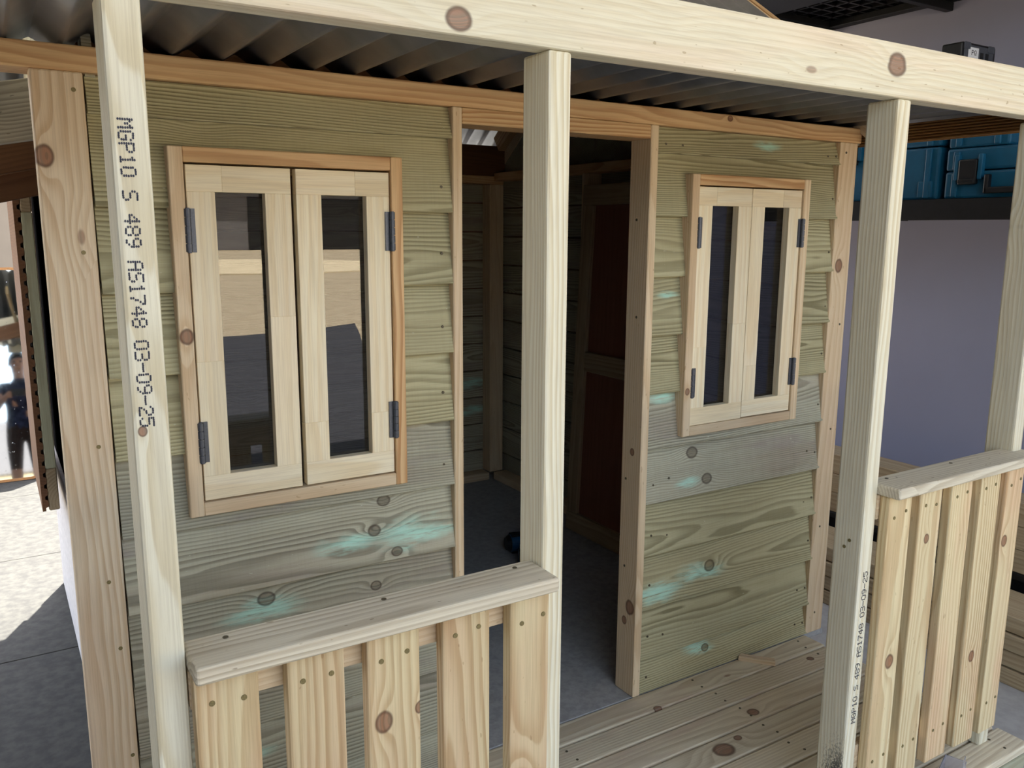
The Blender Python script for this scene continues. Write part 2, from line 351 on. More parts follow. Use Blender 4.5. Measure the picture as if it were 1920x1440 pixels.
def stamp(post, text, x_base, z_start, length, height, down):
    bm = bmesh.new(); cw = length/len(text); du = cw*.86/5; dv = height/6
    for i, ch in enumerate(text):
        for r_, row in enumerate(FONT[ch].split()):
            for c_, bit in enumerate(row):
                if bit != '1': continue
                u = i*cw + c_*du; v = (6-r_)*dv
                if down: x = x_base+v; z = z_start-u
                else: x = x_base-v; z = z_start+u
                x += random.uniform(-1, 1)*.00015; z += random.uniform(-1, 1)*.0002
                rr = .00100
                vs_ = [bm.verts.new((x+rr*math.cos(k*math.pi/3)*1.0, YP0-.0004, z+rr*1.35*math.sin(k*math.pi/3))) for k in range(6)]
                bm.faces.new(vs_)
    o = meshobj('grade_stamp', bm, 'ink', post); o['label'] = 'dark ink grade stamp MGP10 S 489 AS1748 03-09-25'
    return o
stamp(posts[0], 'MGP10 S 489 AS1748 03-09-25', .1185, 1.377, .302, .0125, True)
stamp(posts[2], 'MGP10 S 489 AS1748 03-09-25', 1.3365, .352, .309, .0115, False)

beam = box('verandah_beam', (-.15, 2.05), (-.564, -.526), (1.494, 1.5785), 'beam', H, 'XF', .004, 2, seed=11.7, tint=.03,
    knotA=('w', .483, -.564, 1.511, .0125), knotB=('w', 1.293, -.564, 1.545, .017))
plate = box('wall_plate', (-.35, 1.985), (0, .07), (1.504, 1.542), 'warm', H, 'XF', .003, 2, seed=5.9, knotA=('w', 1.50, 0, 1.533, .006))
cp = box('corner_post', (.078, .149), (0, .035), (.02, 1.504), 'pine', H, 'ZF', .003, 2, seed=17.3, tint=.0, knotA=('w', .088, 0, 1.380, .012))
st = box('corner_post', (1.901, 1.971), (0, .035), (DK, 1.504), 'stud', H, 'ZF', .003, 2, seed=9.4, knotA=('w', 1.928, 0, 1.187, .013))
jl = box('door_jamb', (.771, .792), (-.002, .068), (DK, 1.504), 'stud', H, 'ZF', .002, 1, seed=2.2)
jr = box('door_jamb', (1.262, 1.284), (-.002, .068), (DK, 1.504), 'stud', H, 'ZL', .002, 1, seed=6.6, knotA=('w', 1.262, .02, .37, .014), knotB=('w', 1.262, .04, .33, .008), knotC=('w', 1.262, .03, .76, .007))
hd = box('door_head', (.792, 1.262), (-.001, .07), (1.474, 1.504), 'warm', H, 'XF', .002, 1, seed=4.4)

# front wall: recessed frame, then every weatherboard on it
bm = bmesh.new()
WINS = ((.258, .661), (1.379, 1.781)); WZ = (.790, 1.404)
for (x0, x1), (wa, wb) in (((.15, .773), WINS[0]), ((1.284, 1.905), WINS[1])):
    addbox(bm, (x0, wa+.004), (.030, .066), (DK, 1.503)); addbox(bm, (wb-.004, x1), (.030, .066), (DK, 1.503))
    addbox(bm, (wa+.004, wb-.004), (.030, .066), (DK, WZ[0]+.004)); addbox(bm, (wa+.004, wb-.004), (.030, .066), (WZ[1]-.004, 1.503))
fwall = meshobj('front_wall', bm, 'brown', H)
ROWS = [1.503, 1.446, 1.308, 1.172, 1.037, .900, .766, .632, .500, .366, .230, DK+.001]
def weatherboard(x0, x1, zb, zt, hole, mat, **kw):
    """tapered lapped board standing proud at its lower edge; hole = window rectangle it is notched around"""
    lap = .016
    ztop = min(zt+lap, 1.503)
    full = zt+lap-zb
    segs = [(x0, x1, zb, ztop)]
    if hole:
        ha, hb, hz0, hz1 = hole
        if zb < hz1 and ztop > hz0:
            segs = [(x0, ha, zb, ztop), (hb, x1, zb, ztop)]
            if zb < hz0: segs.append((ha, hb, zb, hz0))
            if ztop > hz1: segs.append((ha, hb, hz1, ztop))
    c = Vector(((x0+x1)/2, .012, (zb+zt)/2))
    yf = lambda z: -.001 + .022*(z-zb)/full           # face leans back towards the top
    def make(parts):
        bm = bmesh.new()
        for (a, b_, za, zc) in parts:
            v = []
            for yy in (0, 1):
                for (xx, zz) in ((a, za), (b_, za), (b_, zc), (a, zc)):
                    y = yf(zz) if yy == 0 else yf(zz)+.0135
                    P = Vector((xx, y, zz))-c
                    v.append(bm.verts.new((P.x, P.z, -P.y)))
            for f in ((0,1,2,3), (7,6,5,4), (4,5,1,0), (5,6,2,1), (6,7,3,2), (7,4,0,3)): bm.faces.new([v[k] for k in f])
        bmesh.ops.recalc_face_normals(bm, faces=bm.faces)
        ed = [e for e in bm.edges if all(abs(q.co.y-(zb-c.z)) < 1e-5 for q in e.verts) and all(q.co.z > -(.0016-c.y)-.001 for q in e.verts)]
        if ed: bmesh.ops.bevel(bm, geom=ed, offset=.002, segments=1, affect='EDGES')
        return bm
    a = [Vector(v) for v in AX['XF']]
    mw = Matrix.Translation(c) @ Matrix((a[0], a[1], a[2])).transposed().to_4x4()
    # pieces beside a window are boards of their own when nothing joins them
    groups = [segs] if len(segs) != 2 else [[segs[0]], [segs[1]]]
    for i, g in enumerate(groups):
        bm = make(g); me = bpy.data.meshes.new('weatherboard'); bm.to_mesh(me); bm.free(); me.materials.append(MT[mat])
        o = link('weatherboard', me, mw, fwall); k2 = dict(kw)
        for k in list(k2):
            if isinstance(k2[k], tuple) and k2[k][0] == 'w':
                q = mw.inverted() @ Vector(k2[k][1:4]); k2[k] = (q.x, q.y, k2[k][4])
        attrs(o, k2)
for s, (x0, x1) in enumerate(((.152, .7715), (1.2845, 1.908))):
    hole = (WINS[s][0], WINS[s][1], WZ[0], WZ[1])
    for r_ in range(len(ROWS)-1):
        zb, zt = ROWS[r_+1], ROWS[r_]
        kw = dict(seed=3.1+s*17+r_*2.37, tint=random.uniform(-.08, .08))
        mat = 'clad' if r_ < 5 else 'clad2'
        if s == 1 and r_ > 6: mat = 'clad'
        if s == 0:
            if r_ == 6: kw.update(stainA=('w', .69, 0, .680, .030), stainB=('w', .545, 0, .680, .020), knotA=('w', .598, 0, .697, .010), knotB=('w', .622, 0, .752, .010), knotC=('w', .642, 0, .648, .008))
            if r_ == 7: kw.update(stainA=('w', .375, 0, .585, .022), knotA=('w', .385, 0, .604, .011), knotB=('w', .60, 0, .582, .008), tint=-.12)
            if r_ == 9: kw.update(stainA=('w', .32, 0, .30, .02))
        else:
            if r_ == 0: kw.update(stainA=('w', 1.64, 0, 1.480, .014))
            if r_ == 3: kw.update(stainA=('w', 1.34, 0, 1.13, .010))
            if r_ == 5: kw.update(stainA=('w', 1.34, 0, .888, .014))
            if r_ == 6: kw.update(knotA=('w', 1.44, 0, .738, .013), knotB=('w', 1.485, 0, .668, .013), stainA=('w', 1.42, 0, .67, .012), mat=None); kw.pop('mat')
            if r_ == 8: kw.update(knotA=('w', 1.513, 0, .43, .013), stainA=('w', 1.48, 0, .420, .024), stainB=('w', 1.33, 0, .40, .028))
            if r_ == 10: kw.update(knotA=('w', 1.515, 0, .20, .009), stainA=('w', 1.49, 0, .205, .016))
        weatherboard(x0, x1, zb, zt, hole, mat, **kw)
# screws in the cladding
def disc(r, mat):
    key = ('disc', r, mat)
    if key not in CACHE:
        bm = bmesh.new()
        addcyl(bm, (0, 0, -.001), (0, 0, .0009), r, r*.9, 10)
        bmesh.ops.create_cube(bm, size=1, matrix=Matrix.Translation((0,0,.0008)) @ Matrix.Diagonal((r*1.1, r*.25, .0006, 1)))
        me = bpy.data.meshes.new('screw'); bm.to_mesh(me); bm.free(); me.materials.append(MT[mat]); CACHE[key] = me
    return CACHE[key]
def screw(loc, nrm, parent, r=.0034, mat='screw'):
    mw = Matrix.Translation(loc) @ Vector(nrm).to_track_quat('Z', 'Y').to_matrix().to_4x4() @ Matrix.Rotation(random.uniform(0, 3), 4, 'Z')
    return link('screw', disc(r, mat), mw, parent)
for r_ in range(len(ROWS)-1):
    zb, zt = ROWS[r_+1], ROWS[r_]; z = zb+.35*(zt-zb)
    yy = -.001+.022*(z-zb)/(zt-zb+.016)
    for x in ((.178, 1.31, 1.36, 1.86, 1.892) if r_ in (0, 6, 7, 8, 9, 10) else (.178, .75, 1.892)):
        screw((x, yy, z+random.uniform(-.012, .012)), (0, -1, -.1), fwall, .0030, 'screwd')
for (x, z) in ((.135, 1.478), (.130, 1.238), (.128, .93), (.126, .70), (.135, .58), (.14, .38)): screw((x, 0, z), (0, -1, 0), cp, .0036)
for (x, z) in ((1.925, 1.478), (1.95, 1.03), (1.945, .74), (1.93, .46), (1.935, .20)): screw((x, 0, z), (0, -1, 0), st, .0033, 'screwd')
for (y, z) in ((.04, 1.30), (.03, 1.08), (.05, .69), (.045, .47)): screw((1.262, y, z), (-1, 0, 0), jr, .0033, 'screwd')

# windows: four trim bars and two hinged shutters each
def hinge(x, z0, z1, parent):
    bm = bmesh.new(); n_ = 5; h = (z1-z0)/n_
    for k in range(n_): addcyl(bm, (0, 0, -(z1-z0)/2+k*h+.0006), (0, 0, -(z1-z0)/2+(k+1)*h-.0006), .0052, None, 12)
    addcyl(bm, (0, 0, -(z1-z0)/2-.001), (0, 0, (z1-z0)/2+.001), .0035, None, 10)
    addbox(bm, (-.012, .012), (.003, .006), (-(z1-z0)/2, (z1-z0)/2))
    return meshobj('hinge', bm, 'hinge', parent, (x, -.014, (z0+z1)/2))
def window(wa, wb, sd_, tints):
    f0, f1 = -.014, .045
    ins = .023
    box('window_trim', (wa, wa+ins), (f0, f1), WZ, 'stud', H, 'ZF', .0015, 1, seed=sd_, **({'knotA': ('w', wa+.012, 0, 1.10, .010)} if sd_ < 2 else {'knotA': ('w', wa+.010, 0, .90, .006)}))
    box('window_trim', (wb-ins, wb), (f0, f1), WZ, 'warm' if sd_ < 2 else 'stud', H, 'ZF', .0015, 1, seed=sd_+.4, tint=.10)
    box('window_trim', (wa+ins, wb-ins), (f0+.001, f1), (WZ[1]-.024, WZ[1]), 'warm', H, 'XF', .0015, 1, seed=sd_+.9, tint=.05)
    box('window_trim', (wa+ins, wb-ins), (f0+.001, f1), (WZ[0], WZ[0]+.023), 'stud', H, 'XF', .0015, 1, seed=sd_+1.3)
    xm = (wa+wb)/2
    gap = .0045 if sd_ < 2 else .0008
    for s, (a, b_) in enumerate(((wa+.0265, xm-gap), (xm+gap, wb-.0245))):
        z0, z1 = .8155, 1.3765
        if sd_ > 2 and s == 0: z0 -= .002
        y0, y1 = -.008, .011
        bm = bmesh.new(); t = .006                      # rebate strip behind the frame that holds the pane
        for (xa, xb, za, zc) in ((a+.012, a+.040, z0+.01, z1-.01), (b_-.040, b_-.012, z0+.01, z1-.01), (a+.04, b_-.04, z0+.01, z0+.042), (a+.04, b_-.04, z1-.042, z1-.01)):
            addbox(bm, (xa, xb), (y1, y1+t), (za, zc))
        sh = meshobj('window_shutter', bm, 'clear', H)
        sw, rh = .0445, .0425
        zj = (z0+.24, z0+.31, z0+.115, z0+.12)[s*2:(s+1)*2] if sd_ < 2 else (z0+.19, z0+.24, z0+.13, z0+.0)[s*2:(s+1)*2]
        for k, (xa, xb) in enumerate(((a, a+sw), (b_-sw, b_))):
            zz = zj[k]
            if zz > z0+rh+.01:
                box('stile', (xa, xb), (y0, y1), (z0+rh, zz), 'clear', sh, 'ZF', .0007, 1, tint=random.uniform(-.03, .06))
                box('stile', (xa, xb), (y0, y1), (zz, z1-rh), 'clear', sh, 'ZF', .0007, 1, tint=random.uniform(-.03, .06))
            else: box('stile', (xa, xb), (y0, y1), (z0+rh, z1-rh), 'clear', sh, 'ZF', .0007, 1)
        box('rail', (a, b_), (y0, y1), (z0, z0+rh), 'clear', sh, 'XF', .0007, 1, tint=.05)
        xj = (a+(b_-a)*.33, a+(b_-a)*.62)[s]
        box('rail', (a, xj), (y0, y1), (z1-rh, z1), 'clear', sh, 'XF', .0007, 1, tint=(.0, .03)[s])
        box('rail', (xj, b_), (y0, y1), (z1-rh, z1), 'clear', sh, 'XF', .0007, 1, tint=(-.03, -.06)[s])
        box('pane', (a+sw-.008, b_-sw+.008), (y1+.0005, y1+.0035), (z0+rh-.008, z1-rh+.008), 'pane', sh, 'ZF', 0)
        hx = a-.0015 if s == 0 else b_+.0025
        hinge(hx, 1.237, 1.307, sh); hinge(hx, .884, .954, sh)
window(*WINS[0], 1.1, None); window(*WINS[1], 7.7, None)

# deck: joists, boards, fascia
bm = bmesh.new()
for x in (.10, .55, 1.0, 1.45, 1.83): addbox(bm, (x-.018, x+.018), (-.60, .0), (.02, DK-.0215))
deck = meshobj('deck', bm, 'timber', H)
edges = [.004, -.073, -.150, -.229, -.307, -.384, -.460, -.537, -.615]
for k in range(8):
    kw = {}
    if k == 2: kw = dict(knotA=('w', 1.47, -.2, DK, .011))
    if k == 3: kw = dict(knotA=('w', 1.30, -.27, DK, .02), knotB=('w', 1.36, -.255, DK, .008))
    if k == 0: kw = dict(knotA=('w', 1.285, -.068, DK, .008))
    if k == 1: kw = dict(knotA=('w', 1.80, -.10, DK, .008))
    x1 = 1.905 if k < 7 else 1.912
    if k == 0: x1 = 1.899
    box('deck_board', (.04, x1), (edges[k+1]+.0022, edges[k]-.0022), (DK-.021, DK), 'deck', deck, 'XU', .0045, 3, seed=2.7+k*3.9, tint=(.04, 0, .02, -.06, .06, .02, .0, .06)[k], **kw)
box('fascia_board', (.04, 1.903), (-.612, -.590), (.03, DK-.026), 'greenpine', deck, 'XF', .004, 2)
box('fascia_board', (1.885, 1.905), (-.588, -.002), (.03, DK-.026), 'greenpine', deck, 'YL', .004, 2)
for k in range(8):
    ym = (edges[k]+edges[k+1])/2
    for x in (1.0, 1.45, 1.845):
        for dy in (-.018, .018): screw((x+random.uniform(-.006, .006), ym+dy, DK), (0, 0, 1), deck, .0034, 'screwd')

# railings: back rails, five slats, cap
def railing(xa, xb, slats, zb, sd_, capx):
    bm = bmesh.new()
    addbox(bm, (xa, xb), (-.5595, -.540), (.755, .802), .002); 
    rl = meshobj('railing', bm, 'stud', H)
    box('lower_rail', (xa, xb), (-.5595, -.540), (zb+.05, zb+.10), 'stud', rl, 'XF', .002)
    kk = [({}, {}, dict(knotA=(.20, .015, .010), knotB=(.205, -.034, .006)), {}, dict(knotA=(.03, .01, .018))),
          (dict(knotA=(.0-.03, -.008, .011)), dict(knotA=(.2, .005, .007)), {}, dict(knotA=(-.1, .004, .009)), dict(knotA=(.14, .018, .009)))][sd_]
    for k, (a, b_) in enumerate(slats):
        box('slat', (a, b_), (-.5805, -.5602), (zb, .8025), 'slat', rl, 'ZF', .003, 2, seed=4.2+k*5.3+sd_*31, tint=(.02, -.03, .03, -.02, .0)[k]+sd_*.12, **kk[k])
        for dx, dz in ((.018, .0), (.052, .004)):
            screw((a+dx, -.5805, .765+dz+random.uniform(-.005, .005)), (0, -1, 0), rl, .0036)
            screw((a+dx, -.5805, zb+.07+dz), (0, -1, 0), rl, .0036)
    cpx = box('rail_cap', capx, (-.6035, -.528), (.803, .8235), 'cap', rl, 'XU', .0045, 3, seed=12.1+sd_*7.7, tint=.06)
    n_ = 3 if sd_ == 0 else 3
    for k in range(n_): screw((capx[0]+.045+k*(capx[1]-capx[0]-.08)/(n_-1), -.545, .8235), (0, 0, 1), rl, .0036, 'screwd')
railing(.147, .609, ((.148, .217), (.2485, .317), (.345, .4145), (.446, .515), (.546, .6085)), .16, 0, (.1465, .6095))
railing(1.348, 1.80, ((1.354, 1.424), (1.4505, 1.520), (1.5535, 1.624), (1.655, 1.7255), (1.7505, 1.815)), .197, 1, (1.3475, 1.84))
# screws of the posts
for x, y, z in ((1.311, -.535, .715), (1.311, -.525, .70), (1.311, -.545, .225), (1.311, -.53, .21)): screw((x, y, z), (-1, 0, 0), posts[2], .0036)

# verandah roof: three corrugated sheets, underside resting on the wall plate
def corr(name, x0, ncorr, y0, y1, zf, parent, mat='steel', pitch=.0762, amp=.0115, t=.0007):
    bm = bmesh.new(); per = 14; cols = []
    prof = lambda s: .82*math.asin(math.sin(s)*.985)/math.asin(.985)+.18*math.sin(s)
    for side in (0, 1):
        for yy in (y0, y1):
            row = []
            for k in range(ncorr*per+1):
                x = x0+k*pitch/per; z = zf(yy)+amp+amp*prof(2*math.pi*k/per - math.pi/2) + (t if side else 0)
                row.append(bm.verts.new((x, yy, z)))
            cols.append(row)
    a, b_, c, d = cols
    for k in range(len(a)-1):
        bm.faces.new((a[k], b_[k], b_[k+1], a[k+1])); bm.faces.new((c[k], c[k+1], d[k+1], d[k]))
        bm.faces.new((a[k], a[k+1], c[k+1], c[k])); bm.faces.new((b_[k], d[k], d[k+1], b_[k+1]))
    bmesh.ops.recalc_face_normals(bm, faces=bm.faces)
    return meshobj(name, bm, mat, parent, smooth=True)
X0 = .431-.0762*9
for k in range(3): corr('roof_sheet', X0+k*.0762*10, 11 if k < 2 else 11, -.5255 if False else -.522, .11, lambda y, k=k: 1.5435+k*.0012, H)
# side beam of reeded board at the right end of the verandah
def reeded(name, ya, yb, x, z, parent, mat='reed', n_=8, seed=3., face=-1):
    bm = bmesh.new(); t = .016; zs = []; h = (z[1]-z[0])/n_
    prof = []
    for k in range(n_):
        for u, dp in ((.0, .007), (.28, .007), (.38, 0), (.6, -.0005), (.9, 0), (1.0, .007)): prof.append((z[0]+(k+u)*h, dp))
    c = Vector((x, (ya+yb)/2, (z[0]+z[1])/2))
    def V(px, py, pz):
        P = Vector((px, py, pz))-c; return bm.verts.new((P.y, -P.z, -P.x))
    f0 = [V(x-face*dp, ya, zz) for zz, dp in prof]; f1 = [V(x-face*dp, yb, zz) for zz, dp in prof]
    b0 = [V(x-face*t, ya, zz) for zz, dp in prof]; b1 = [V(x-face*t, yb, zz) for zz, dp in prof]
    for k in range(len(prof)-1):
        bm.faces.new((f0[k], f0[k+1], f1[k+1], f1[k])); bm.faces.new((b0[k], b1[k], b1[k+1], b0[k+1]))
        bm.faces.new((f0[k], b0[k], b0[k+1], f0[k+1])); bm.faces.new((f1[k], f1[k+1], b1[k+1], b1[k]))
    bm.faces.new((f0[0], f1[0], b1[0], b0[0])); bm.faces.new((f0[-1], b0[-1], b1[-1], f1[-1]))
    bmesh.ops.recalc_face_normals(bm, faces=bm.faces)
    me = bpy.data.meshes.new(name); bm.to_mesh(me); bm.free(); me.materials.append(MT[mat])
    a = [Vector(v) for v in AX['YL']]
    o = link(name, me, Matrix.Translation(c) @ Matrix((a[0], a[1], a[2])).transposed().to_4x4(), parent); attrs(o, dict(seed=seed)); return o
reeded('side_beam', -.524, .07, 1.990, (1.497, 1.5435), H, n_=7)

# main gable roof
SL = .736; Z0 = 1.612
corrs = []
for k in range(3):
    corr('roof_sheet', -.20+k*.762, 11 if k < 2 else 9, -.06, .925, lambda y, k=k: Z0+SL*y+k*.0012, H)
    corr('roof_sheet', -.20+k*.762, 11 if k < 2 else 9, .935, 1.97, lambda y, k=k: Z0+SL*.93-SL*(y-.93)+k*.0012, H)
UF, UB = (0, -.593, .805), (0, .593, .805)
bar('barge_board', (1.985, -.06, Z0-.075), (1.985, .93, Z0-.075+SL*.99), .02, .085, 'stud', H, up=UF)
bar('barge_board', (2.005, -.06, Z0-.035), (2.005, .93, Z0-.035+SL*.99), .018, .03, 'warm', H, up=UF)
bar('barge_board', (1.985, 1.97, Z0-.135), (1.985, .93, Z0-.075+SL*.99), .02, .085, 'stud', H, up=UB)
bar('ridge_board', (-.18, .93, Z0+SL*.93-.05), (1.97, .93, Z0+SL*.93-.05), .035, .07, 'brown', H)
for x in (.18, .85, 1.40, 1.93):
    bar('rafter', (x, .12, Z0+SL*.12-.048), (x, .91, Z0+SL*.91-.048), .035, .07, 'warm', H, up=UF)
    bar('rafter', (x, 1.76, Z0+SL*.1-.048), (x, .95, Z0+SL*.91-.048), .035, .07, 'warm', H, up=UB)
for gx, gm in ((.16, 'clad2'), (1.985, 'clad2')):
    for j in range(6):
        za, zc = 1.50+j*.13, 1.50+(j+1)*.13-.002
        ya, yb = max(.01, (za-Z0)/SL+.03), max(.01, (zc-Z0)/SL+.03)
        bm = bmesh.new(); v = []
        for xx in (gx-.007, gx+.007):
            for (y_, z_) in ((ya, za), (1.86-ya, za), (1.86-yb, zc), (yb, zc)): v.append(bm.verts.new((xx, y_, z_)))
        for f in ((0,1,2,3), (7,6,5,4), (4,5,1,0), (5,6,2,1), (6,7,3,2), (7,4,0,3)): bm.faces.new([v[k] for k in f])
        bmesh.ops.recalc_face_normals(bm, faces=bm.faces); meshobj('gable_board', bm, gm, H)
box('eave_block', (.15, 1.985), (1.79, 1.82), (1.508, 1.635), 'brown', H, 'XF', .002)
box('eave_block', (.15, 1.985), (.072, .10), (1.504, 1.66), 'brown', H, 'XF', .002)
# side and back walls with their inside framing
HB = 1.83; XL, XR = .15, 1.965
def sidewall(name, x0, x1, y0, y1, hole=None):
    o = box(name, (x0, x1), (y0, y1), (.05, 1.50), 'brown', H, 'XF', 0); return o
wb_ = empty_wall = box('back_wall', (XL, XR+.03), (HB+.034, HB+.044), (.05, 1.50), 'brown', H, 'XF', 0)
wl_ = box('side_wall', (XL, XL+.010), (.07, HB+.03), (.05, 1.50), 'wall_shade', H, 'YL', 0)
box('base_board', (XL-.012, XL-.0005), (.07, HB+.03), (.0, .52), 'chalk', H, 'YL', .002)
wr_ = box('side_wall', (XR+.034, XR+.044), (.07, HB+.03), (.05, 1.50), 'brown', H, 'YL', 0)
for k in range(11):
    z0 = .145+k*.125; kw = dict(seed=5.5+k*1.9)
    if k in (2, 3): kw['stainA'] = ('w', 1.86, HB, z0+.07, .02); kw['stainB'] = ('w', 1.80, HB, z0+.06, .02)
    bar_ = box('weatherboard', (XL+.012, XR), (HB+.018, HB+.033), (z0, z0+.121), 'clad2', wb_, 'XF', .003, 1, **kw)
    box('weatherboard', (XR+.018, XR+.033), (.075, HB+.03), (z0-.02, z0+.101), 'clad2', wr_, 'YL', .003, 1, seed=2.5+k*1.7)
for x in (.20, 1.05, 1.93): box('stud', (x-.0175 if x < 1.9 else 1.895, x+.0175 if x < 1.9 else 1.964), (HB-.052, HB+.017), (DK+.035, 1.472), 'stud', H, 'ZF', .003, 1)
box('stud', (XR-.052, XR+.017), (1.10, 1.135), (DK+.035, 1.485), 'stud', H, 'ZL', .003, 1)
box('top_plate', (XL+.01, XR), (HB-.052, HB+.017), (1.472, 1.507), 'warm', H, 'XF', .003, 1)
box('top_plate', (XR-.052, XR+.017), (.075, HB-.053), (1.485, 1.520), 'warm', H, 'YL', .003, 1)
box('bottom_plate', (XL+.01, 1.893), (HB-.052, HB+.017), (DK, DK+.035), 'stud', H, 'XF', .003, 1)
box('bottom_plate', (XR-.052, XR+.017), (.075, HB-.053), (DK, DK+.035), 'stud', H, 'YL', .003, 1)
box('house_floor', (XL+.01, XR+.017), (.004, HB+.03), (DK-.018, DK), 'floorsheet', H, 'XU', .001)
# open hatch on the left side wall: reeded cladding on a rail frame
YH, YK = 1.20, 1.74
ht = reeded('side_hatch', YH, YK, .092, (.476, 1.427), H, 'brown', n_=28, seed=8., face=1)
for ya in (YH, YK-.07): box('stile', (.0925, .1200), (ya, ya+.07), (.60, 1.316), 'greenpine', ht, 'ZF', .002, 1)
for za, zc in ((1.316, 1.427), (.476, .60)): box('rail', (.0925, .1200), (YH, YK), (za, zc), 'timber', ht, 'YL', .003, 1, tint=-.2)
# eave timbers past the left corner
reeded('eave_board', .30, 1.60, -.02, (1.475, 1.53), H, 'timber', n_=7, seed=5.)
bar('eave_board', (-.45, .62, 1.40), (.148, .62, 1.525), .12, .03, 'cap', H, up=(0, -1, 0), tint=.25, knotA=(.17, -.02, .009))
bar('eave_board', (-.5, .80, 1.30), (.16, .80, 1.455), .03, .07, 'brown', H)
bar('eave_board', (-.5, .86, 1.235), (.16, .86, 1.39), .03, .06, 'brown', H)

# ================================================================== THINGS
# --- door waiting to be hung, leaning against the inside of the right wall
D = empty('plywood_door', (1.84, .83, DK), 'unhung red plywood door with pale timber frame leaning inside the house', 'door')
lean = .055
def dpt(y, h): return Vector((1.828+lean*h/1.3, y, DK+h))
nrm = Vector((-1, 0, lean/1.3)).normalized()
def dbar(name, a, b_, wd, t, mat, off=0, **kw): return bar(name, a-nrm*off, b_-nrm*off, wd, t, mat, D, up=nrm, **kw)
dbar('plywood_panel', dpt(.83, .001), dpt(.83, 1.295), .46, .009, 'ply', .012)
dbar('stile', dpt(1.04, .075), dpt(1.04, 1.225), .06, .018, 'timber'); dbar('stile', dpt(.62, .075), dpt(.62, 1.225), .06, .018, 'timber')
for h in (.0385, .66, 1.262): dbar('rail', dpt(.59, h) if h != .66 else dpt(.651, h), dpt(1.07, h) if h != .66 else dpt(1.009, h), .072, .018, 'timber')
# --- cordless drill on the house floor
DR = empty('cordless_drill', (1.06*1.46, .93, DK), 'dark blue cordless drill lying on the grey floor inside the doorway', 'drill')
def dpart(name, fn, mat):
    bm = bmesh.new(); fn(bm)
    mw = Matrix.Translation((1.545, .765, DK+.0375)) @ Matrix.Rotation(math.radians(-12), 4, 'Z') @ Matrix.Rotation(math.radians(-90), 4, 'X')
    return meshobj(name, bm, mat, DR, mw=mw, smooth=False)
def f_body(bm):
    addcyl(bm, (-.085, 0, .185), (.03, 0, .185), .032, .031, 20); addcyl(bm, (.03, 0, .185), (.065, 0, .185), .030, .026, 20)
    addbox(bm, (-.04, .03), (-.02, .02), (.135, .165), .006)
def f_cap(bm):
    addcyl(bm, (-.10, 0, .185), (-.086, 0, .185), .022, .031, 20)
    for k in range(4): addbox(bm, (-.083, -.04), (-.033, .033), (.168+k*.010, .172+k*.010), 0)
def f_handle(bm):
    addcyl(bm, (-.045, 0, .15), (-.055, 0, .06), .018, .019, 14); addbox(bm, (-.10, .01), (-.028, .028), (.045, .065), .006)
def f_batt(bm): addbox(bm, (-.105, .015), (-.036, .036), (0, .045), .008)
def f_chuck(bm): addcyl(bm, (.065, 0, .185), (.085, 0, .185), .022, .022, 16); addcyl(bm, (.085, 0, .185), (.108, 0, .185), .021, .010, 16)
dpart('motor_housing', f_body, 'tool'); dpart('rear_cap', f_cap, 'blackp'); dpart('handle', f_handle, 'tool'); dpart('battery', f_batt, 'blackp'); dpart('chuck', f_chuck, 'blackp')
# --- wood offcut on the deck
oc = bmesh.new(); addbox(oc, (-.048, .048), (-.009, -.001), (0, .012), .001); addbox(oc, (-.048, .046), (.004, .013), (0, .012), .001); addbox(oc, (.018, .046), (-.003, .006), (0, .009), .0)
o = meshobj('wood_offcut', oc, 'stud', mw=Matrix.Translation((1.662, -.037, DK)) @ Matrix.Rotation(math.radians(-50), 4, 'Z')); tag(o, 'small pinkish notched wood offcut lying on the deck boards', 'offcut')
# --- clear plastic packet
bm = bmesh.new()
addbox(bm, (-.03, .03), (-.02, .02), (0, .0018)); addbox(bm, (-.03, .03), (-.0205, -.019), (0, .04)); addbox(bm, (-.03, .03), (.019, .0205), (0, .04)); addbox(bm, (-.0305, -.029), (-.02, .02), (0, .04)); addbox(bm, (.029, .0305), (-.02, .02), (0, .04)); addbox(bm, (-.012, .012), (-.0205, -.0195), (.04, .062))
o = meshobj('plastic_packet', bm, 'clearp', mw=Matrix.Translation((1.625, -.60, DK+.0005)) @ Matrix.Rotation(math.radians(20), 4, 'Z')); tag(o, 'clear plastic packet standing on the deck in front of the railing', 'packet')
# --- stacked timber along the garage wall
G = 'timber stacked along the garage wall'
POSW = ['bottom', 'second', 'third', 'top']
tops = [0]
for k in range(4):
    z0 = .052*k+.0
    x0 = 2.38+(.0, .004, -.003, .006)[k]
    o = box('timber_plank', (x0, x0+.19), (-1.2 + .05*k, 2.2-.1*k), (z0, z0+.048), 'timber', None, 'YU', .003, 2, seed=3+k*4.1, tint=(.0, .03, -.04, .05)[k])
    tag(o, 'pale pine plank in the low timber stack by the wall, %s layer' % ('bottom', 'second', 'third', 'topmost')[k], 'plank', G)
for k, y_ in enumerate((-1.0, .05, 1.2)):  # black boxes added to stand in for the dark gap below the beams
    T = empty('gap_filler', (2.69, y_+.45, 0), ('black filler for the dark gap under the near end of the stacked beams', 'black filler for the dark gap under the middle of the stacked beams', 'black filler for the dark gap under the far end of the stacked beams')[k], 'crate', 'dark gap fillers under the stacked beams')
    bm = bmesh.new(); addbox(bm, (2.62, 2.76), (y_, y_+.9), (0, .22), .004); meshobj('gap_block', bm, 'blackp', T)
    bm = bmesh.new(); addbox(bm, (2.61, 2.77), (y_-.01, y_+.91), (.2205, .245), .004); meshobj('rim', bm, 'blackp', T)
